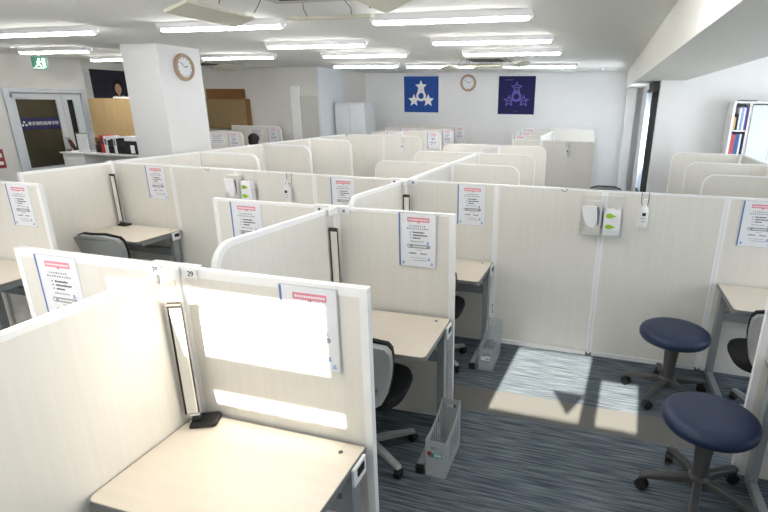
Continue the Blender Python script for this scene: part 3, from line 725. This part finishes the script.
# ------------------------------------------------------------------ wall decorations
YB = 11.6
def emblem(t, S, m, cx, cz, y, ring=True, name='star_emblem', outline_only=False):
    k = MB(); R = .51*S
    for (a) in (PI/2, PI/2+2*PI/3, PI/2-2*PI/3):
        c = (cx+R*math.cos(a), cz+R*math.sin(a))
        k.prism(star(c[0],c[1],.37*S,PI/2,.46),(0,y,0),(1,0,0),(0,0,1),(0,-.004,0))
    # three arms and the ring between the stars
    n=24; r0,r1=.17*S,.30*S; f=MB()
    for i in range(n):
        a0,a1 = 2*PI*i/n,2*PI*(i+1)/n
        k.prism([(cx+r0*math.cos(a0),cz+r0*math.sin(a0)),(cx+r1*math.cos(a0),cz+r1*math.sin(a0)),(cx+r1*math.cos(a1),cz+r1*math.sin(a1)),(cx+r0*math.cos(a1),cz+r0*math.sin(a1))],(0,y,0),(1,0,0),(0,0,1),(0,-.004,0))
    return k.build(name,m,t)
bn = thing('star_banner','blue cloth banner with three joined white stars on the back wall','banner',(-4.06,YB-.0005,0))
MB().box((-.415,-.012,1.70),(.415,.0,2.48)).build('cloth','bluecloth',bn); emblem(bn,.39,'white',0,2.06,-.013)
k = MB()
for i in range(7): k.box((-.415,-.0135,1.79+i*.1),(.415,-.012,1.794+i*.1))
k.build('fold_lines','navyband',bn)
bn = thing('dark_star_banner','dark navy banner with three purple outlined stars on the back wall','banner',(-1.86,YB-.0005,0))
MB().box((-.40,-.012,1.69),(.40,.0,2.48)).build('cloth','darkcloth',bn); em = emblem(bn,.36,'purple',0,2.06,-.013)
for a in (PI/2,PI/2+2*PI/3,PI/2-2*PI/3):
    MB().prism(star(.184*math.cos(a),2.06+.184*math.sin(a),.085,PI/2),(0,-.0172,0),(1,0,0),(0,0,1),(0,-.001,0)).build('star_centre','darkcloth',em)
k = MB()
for i,a in enumerate((PI/2,PI/2+2*PI/3,PI/2-2*PI/3)): k.box((.18*math.cos(a)-.04,-.0195,2.055+.18*math.sin(a)),(.04+.18*math.cos(a),-.0185,2.07+.18*math.sin(a)))
for i in range(9): k.box((-.26+i*.02,-.0135,2.395),(-.246+i*.02,-.012,2.41))
for i in range(4): k.box((-.04+i*.02,-.0135,1.745),(-.028+i*.02,-.012,1.755))
k.build('small_letters','ink',bn)
def clock(loc, rz, label, r=.165):
    t = thing('wall_clock', label, 'clock', loc, rz, 'round clocks with wooden rims')
    # built facing -Y, on the wall at y=0
    MB().lathe([(r*.74,-.03),(r*.80,-.042),(r*.95,-.038),(r,-.02),(r,-.001),(r*.74,-.001)],(0,0,0),40,'y',torus=True).build('rim','clockwood',t,smooth=True)
    f = MB().lathe([(r*.77,-.004),(r*.77,-.022),(0,-.022)],(0,0,0),40,'y').build('dial','clockface',t)
    k = MB()
    for i in range(12):
        a = i*PI/6; k.beam((r*.6*math.sin(a),-.0235,r*.6*math.cos(a)),(r*.68*math.sin(a),-.0235,r*.68*math.cos(a)),.002,.008 if i%3 else .012,up=(0,0,1) if i%6 else (1,0,0))
    k.build('hour_marks','inkdark',f)
    MB().beam((0,-.026,0),(.35*r,-.026,.10*r),.002,.009).build('hour_hand','inkdark',t)
    MB().beam((0,-.029,0),(-.45*r,-.029,.38*r),.002,.006).build('minute_hand','inkdark',t)
    return t
clock((-5.238,5.72,2.315),PI/2,'round clock with a wooden rim high on the white column')
clock((-2.95,YB-.001,2.34),0,'round clock with a wooden rim on the back wall between the banners',.18)
pp = thing('portrait_poster','dark poster with a portrait of a woman behind the reception counter','poster',(-8.949,7.45,0))
MB().box((.001,.05,1.85),(.012,1.1,2.43)).build('sheet','poster_dark',pp)
k = MB(); cy,cz = .575,2.12
k.prism([(cy-.16,1.86),(cy+.22,1.86),(cy+.18,1.95),(cy+.06,2.0),(cy-.06,2.0),(cy-.14,1.94)],(.0122,0,0),(0,1,0),(0,0,1),(.001,0,0)); k.build('printed_blouse','chairgrey',pp)
MB().prism([(cy+.125*math.cos(2*PI*i/24),cz+.0+.165*math.sin(2*PI*i/24)) for i in range(24)],(.0134,0,0),(0,1,0),(0,0,1),(.0005,0,0)).build('printed_hair','hair',pp)
k = MB(); k.prism([(cy+.07*math.cos(2*PI*i/24),cz-.02+.095*math.sin(2*PI*i/24)) for i in range(24)],(.0140,0,0),(0,1,0),(0,0,1),(.0005,0,0)); k.box((.0140,cy-.025,1.98),(.0143,cy+.025,2.05)); k.build('printed_face','skin',pp)
k = MB()
for s in (-1,1): k.box((.0146,cy+s*.028-.01,cz),(.015,cy+s*.028+.01,cz+.006))
k.box((.0146,cy-.018,cz-.065),(.015,cy+.018,cz-.06)).build('printed_features','inkdark',pp)

# ------------------------------------------------------------------ reception corner
ct = thing('reception_counter','white counter with an open shelf front left of the column','counter',(-8.35,6.25,0))
MB().box((0,0,0),(.45,.42,1.075)).box((1.5,0,0),(1.54,.42,1.075)).box((.45,.40,0),(1.5,.42,1.075)).box((.45,.01,.55),(1.5,.39,.575)).build('carcass','white',ct)
MB().box((-.02,-.03,1.076),(1.58,.44,1.10)).build('counter_top','white',ct,bevel=.004)
for i in range(6): tag(MB().box((0,0,0),(.05+.01*(i%2),.22,.24)).build('shelf_file','redink' if i%3==0 else 'inkdark'),['dark red','black','grey black','second dark red','thin black','thick black'][i]+' file lying in the open front of the white counter','file').location = (-7.75+i*.09,6.3,.576)
tr = thing('document_stand','clear document stand with white papers on the reception counter','document stand',(-7.94,6.30,1.101))
MB().box((-.11,0,0),(.13,.12,.30)).build('stand_body','clearfr',tr); MB().box((-.10,-.003,.01),(.12,-.0005,.28)).build('papers','paper',tr)
fm = ['black','black','red','paper','black','black','paper','black','black','black']
fl = ['small black folder beside the document stand','black folder left of the red one','red folder standing on the reception counter','white folder right of the red one','black folder right of the white one','black folder at the middle of the counter row','slim white folder between black ones','first wide black folder','second wide black folder','third wide black folder']
x = -7.72; hs = [.12,.18,.27,.26,.2,.22,.25,.23,.24,.23]
for i in range(10):
    w = .07 if i in (2,3) else .055
    f = thing('ring_folder', fl[i]+' near the column' if 'column' not in fl[i] and i>6 else fl[i],'folder',(x,6.33,1.101),0,'folders on the reception counter')
    MB().box((0,0,0),(w-.004,.24,hs[i])).build('cover',fm[i],f,bevel=.003)
    MB().box((.012,-.0015,hs[i]*.5),(w-.016,-.0002,hs[i]*.85)).build('spine_label','ink' if fm[i]=='paper' else 'dsteel',f)
    x += w+.003
bb = thing('black_organiser','black box organiser with white papers beside the column on the counter','organiser',(-7.09,6.30,1.101))
MB().box((0,0,0),(.30,.25,.20)).build('box','black',bb,bevel=.004); MB().box((.11,-.003,.02),(.19,-.0005,.14)).build('white_tag','paper',bb); MB().box((.0,.01,.201),(.28,.2,.27)).build('paper_stack','paper',bb)
ws = thing('wood_screen','light oak screen board behind the reception counter','screen',(-8.50,7.0,0))
MB().box((.03,0,.03),(1.17,.03,1.90)).build('board','lwood',ws); MB().box((0,-.005,0),(.03,.035,1.93)).box((1.17,-.005,0),(1.2,.035,1.93)).box((.03,-.005,1.90),(1.17,.035,1.93)).build('frame','lwood',ws,bevel=.003)
tag(MB().box((-.22,-.03,0),(.22,.0,.025)).build('white_box','white',bevel=.003),'flat white tray lying on top of the oak screen','tray').location = (-7.72,7.03,1.931)
tag(MB().box((-.06,-.05,0),(.06,.05,.22)).build('brown_holder','dwood',bevel=.003),'small brown wooden holder behind the counter papers','holder').location = (-7.85,6.55,1.101)
cb = thing('wall_cabinet','brown cork fronted board cabinet on the wall right of the column','cabinet',(-8.03,9.27,1.35))
MB().box((0,.02,0),(.99,.129,.60)).build('body','dwood',cb); MB().box((.01,0,.01),(.96,.0195,.59)).build('front','olivewood',cb,bevel=.003)
tag(MB().box((0,0,0),(.88,.11,.19)).box((.2,-.01,.0),(.78,-.0005,.02)).build('brown_box','dwood',bevel=.004),'long brown box lying on top of the brown cabinet','box').location = (-8.01,9.28,1.951)

# bookcase in the right alcove
bk = thing('bookcase','tall white bookcase in the right alcove with one open column of files','bookcase',(1.60,7.60,0))
MB().box((0,0,0),(.03,.30,1.95)).box((.19,0,0),(.22,.30,1.95)).box((.03,.28,0),(.19,.30,1.95)).box((.75,0,0),(.78,.3,1.95)).box((.22,.28,0),(.75,.3,1.95)).box((0,0,1.951),(.78,.3,1.975)).build('carcass','white',bk)
for z in (.6,.95,1.28,1.60): MB().box((.031,.005,z),(.189,.279,z+.018)).build('shelf','white',bk)
MB().box((.222,-.016,.02),(.48,-.001,1.93)).build('door','doorblue',bk,bevel=.003)
MB().box((.484,-.016,.02),(.748,-.001,1.93)).build('door','doorblue',bk,bevel=.003)
bl = [('rose','rose file first on the lower shelf of the bookcase'),('rose','second rose file on the lower shelf of the bookcase'),('blue','blue file on the lower shelf of the bookcase'),('blue','second blue file on the lower shelf of the bookcase'),('paper','white file on the lower shelf of the bookcase'),('navyband','navy file last on the lower shelf of the bookcase')]
for i,(m_,l) in enumerate(bl): tag(MB().box((0,0,0),(.022,.2,.27-.01*(i%2))).build('file_spine',m_,bevel=.002),l,'file','files in the white bookcase').location = (1.636+i*.025,7.62,1.299)
bl = [('lwood','tan booklet first on the top shelf of the bookcase'),('inkdark','black booklet on the top shelf of the bookcase'),('paper','white booklet on the top shelf of the bookcase'),('lblue','pale blue booklet on the top shelf of the bookcase'),('paper','second white booklet on the top shelf of the bookcase'),('purple','violet booklet last on the top shelf of the bookcase')]
for i,(m_,l) in enumerate(bl): tag(MB().box((0,0,0),(.022,.2,(.16,.2,.28,.29,.28,.29)[i])).build('file_spine',m_,bevel=.002),l,'file','files in the white bookcase').location = (1.636+i*.025,7.62,1.619)
tag(MB().box((0,0,0),(.2,.12,.012)).build('flat_tray','dsteel'),'thin dark tray on top of the white bookcase','tray').location = (1.68,7.68,1.976)

# ------------------------------------------------------------------ seated student (back left)
def skin_obj(name, pts, edges, root, m, parent, sub=2):
    me = bpy.data.meshes.new(name); me.from_pydata([p[0] for p in pts], edges, []); me.materials.append(M[m])
    o = bpy.data.objects.new(name, me); C.objects.link(o); o.parent = parent
    sk = o.modifiers.new('skin','SKIN'); sk.use_smooth_shade = True
    if not me.skin_vertices: me.skin_vertices.new()
    for i,p in enumerate(pts):
        r = p[1] if isinstance(p[1],tuple) else (p[1],p[1]); me.skin_vertices[0].data[i].radius = r
    me.skin_vertices[0].data[root].use_root = True
    s = o.modifiers.new('sub','SUBSURF'); s.levels = sub; s.render_levels = sub
    return o
ps = thing('person','person with black hair seated at the back left booth, head just above the screen','person',(-6.42,8.52,-.06),math.radians(10))
P = [((0,0,.62),(.15,.12)),((0,.02,.72),(.14,.10)),((0,.04,.92),(.165,.10)),((0,.06,1.02),(.10,.08)),((0,.07,1.10),.05),((0,.08,1.19),(.075,.09)),((0,.085,1.27),(.07,.085)),
 ((-.17,.05,.99),.055),((-.22,.10,.76),.042),((-.12,.32,.74),.032),((-.09,.38,.74),.026),((.17,.05,.99),.055),((.22,.10,.76),.042),((.12,.32,.74),.032),((.09,.38,.74),.026),
 ((-.10,.05,.60),.085),((-.12,.42,.60),.06),((-.12,.44,.15),.042),((-.12,.56,.10),.04),((.10,.05,.60),.085),((.12,.42,.60),.06),((.12,.44,.15),.042),((.12,.56,.10),.04)]
E_ = [(0,1),(1,2),(2,3),(3,4),(4,5),(5,6),(3,7),(7,8),(8,9),(9,10),(3,11),(11,12),(12,13),(13,14),(0,15),(15,16),(16,17),(17,18),(0,19),(19,20),(20,21),(21,22)]
skin_obj('body',P,E_,0,'skin',ps)
P2 = [((0,0,.62),(.165,.13)),((0,.02,.72),(.155,.115)),((0,.04,.92),(.18,.115)),((0,.06,1.03),(.11,.085)),((-.18,.05,.98),.068),((-.225,.09,.80),.055),((.18,.05,.98),.068),((.225,.09,.80),.055)]
skin_obj('shirt',P2,[(0,1),(1,2),(2,3),(3,4),(4,5),(3,6),(6,7)],0,'shirt',ps)
P3 = [((0,0,.62),(.16,.12)),((-.10,.06,.62),.088),((-.12,.42,.61),.068),((-.12,.44,.18),.055),((.10,.06,.62),.088),((.12,.42,.61),.068),((.12,.44,.12),.055)]
skin_obj('trousers',P3,[(0,1),(1,2),(2,3),(0,4),(4,5),(5,6)],0,'trousers',ps)
MB().sphere((0,.055,1.285),.103,(1,1.08,.92),24).sphere((0,.03,1.22),.095,(1,.95,1),20).build('hair','hair',ps,smooth=True)
dup(ch,(-6.42,8.46,0),math.radians(10),'chair under the student seated at the back left booth')
bs = thing('back_booth_desk','desk of the back left booth where the student sits','desk',(-6.5,9.005,0))
MB().box((-.75,-.15,.68),(.1,.17,.705)).build('tabletop','desk',bs); MB().box((-.73,.10,0),(-.69,.15,.679)).box((.04,.10,0),(.08,.15,.679)).build('legs','steel',bs)

# ------------------------------------------------------------------ light
def sun(d, strength, ang):
    l = bpy.data.lights.new('sun','SUN'); l.energy = strength; l.angle = ang; l.color = (1,.93,.80)
    o = bpy.data.objects.new('sun', l); C.objects.link(o); o.rotation_euler = Vector(d).to_track_quat('-Z','Y').to_euler(); o.location = (0,-6,6)
sun((.07,1,-.47), 8.5, math.radians(.35))
def area(loc, d, sx, sy, e, col):
    l = bpy.data.lights.new('window_daylight','AREA'); l.shape = 'RECTANGLE'; l.size = sx; l.size_y = sy; l.energy = e; l.color = col  # real windows, plus one added fill at the rear
    o = bpy.data.objects.new('window_daylight', l); C.objects.link(o); o.location = loc; o.rotation_euler = Vector(d).to_track_quat('-Z','Z').to_euler()
area((X1+.14,2.9,1.5),(-1,0,0),2.5,1.5,12,(1,.99,.97))
area((X1+.14,5.7,1.5),(-1,0,0),2.5,1.5,38,(1,.99,.97))
area((.80,9.75,1.3),(-1,0,0),1.0,1.6,24,(.9,.95,1))
area((-3.2,-1.1,1.5),(0.1,1,.3),5,1.6,26,(1,.96,.90))  # added fill inside the rear wall, not light from its window
w = bpy.data.worlds.new('World'); bpy.context.scene.world = w; w.use_nodes = True
bg = w.node_tree.nodes['Background']; bg.inputs[0].default_value = (.60,.80,1,1); bg.inputs[1].default_value = .62

# ------------------------------------------------------------------ camera
cam = bpy.data.cameras.new('camera'); co = bpy.data.objects.new('camera', cam); C.objects.link(co)
ya,pi_,ro = [math.radians(v) for v in (-16.3326,18.0999,-.6277)]
f = Vector((math.sin(ya)*math.cos(pi_),math.cos(ya)*math.cos(pi_),-math.sin(pi_))); r = Vector((math.cos(ya),-math.sin(ya),0)); d = f.cross(r)
rr = math.cos(ro)*r+math.sin(ro)*d; dd = -math.sin(ro)*r+math.cos(ro)*d; u = -dd; bz = -f
co.matrix_world = Matrix(((rr.x,u.x,bz.x,0),(rr.y,u.y,bz.y,0),(rr.z,u.z,bz.z,1.92),(0,0,0,1)))
cam.sensor_width = 36; cam.sensor_fit = 'HORIZONTAL'; cam.lens = 505.14/768*36
cam.shift_x = (384-446.93)/768; cam.shift_y = (267.71-256)/768; cam.clip_start = .05
bpy.context.scene.camera = co
vs = bpy.context.scene.view_settings
vs.view_transform = 'Standard'; vs.look = 'None'; vs.exposure = 1.68; vs.gamma = 1
try: vs.use_curve_mapping = False
except Exception: pass
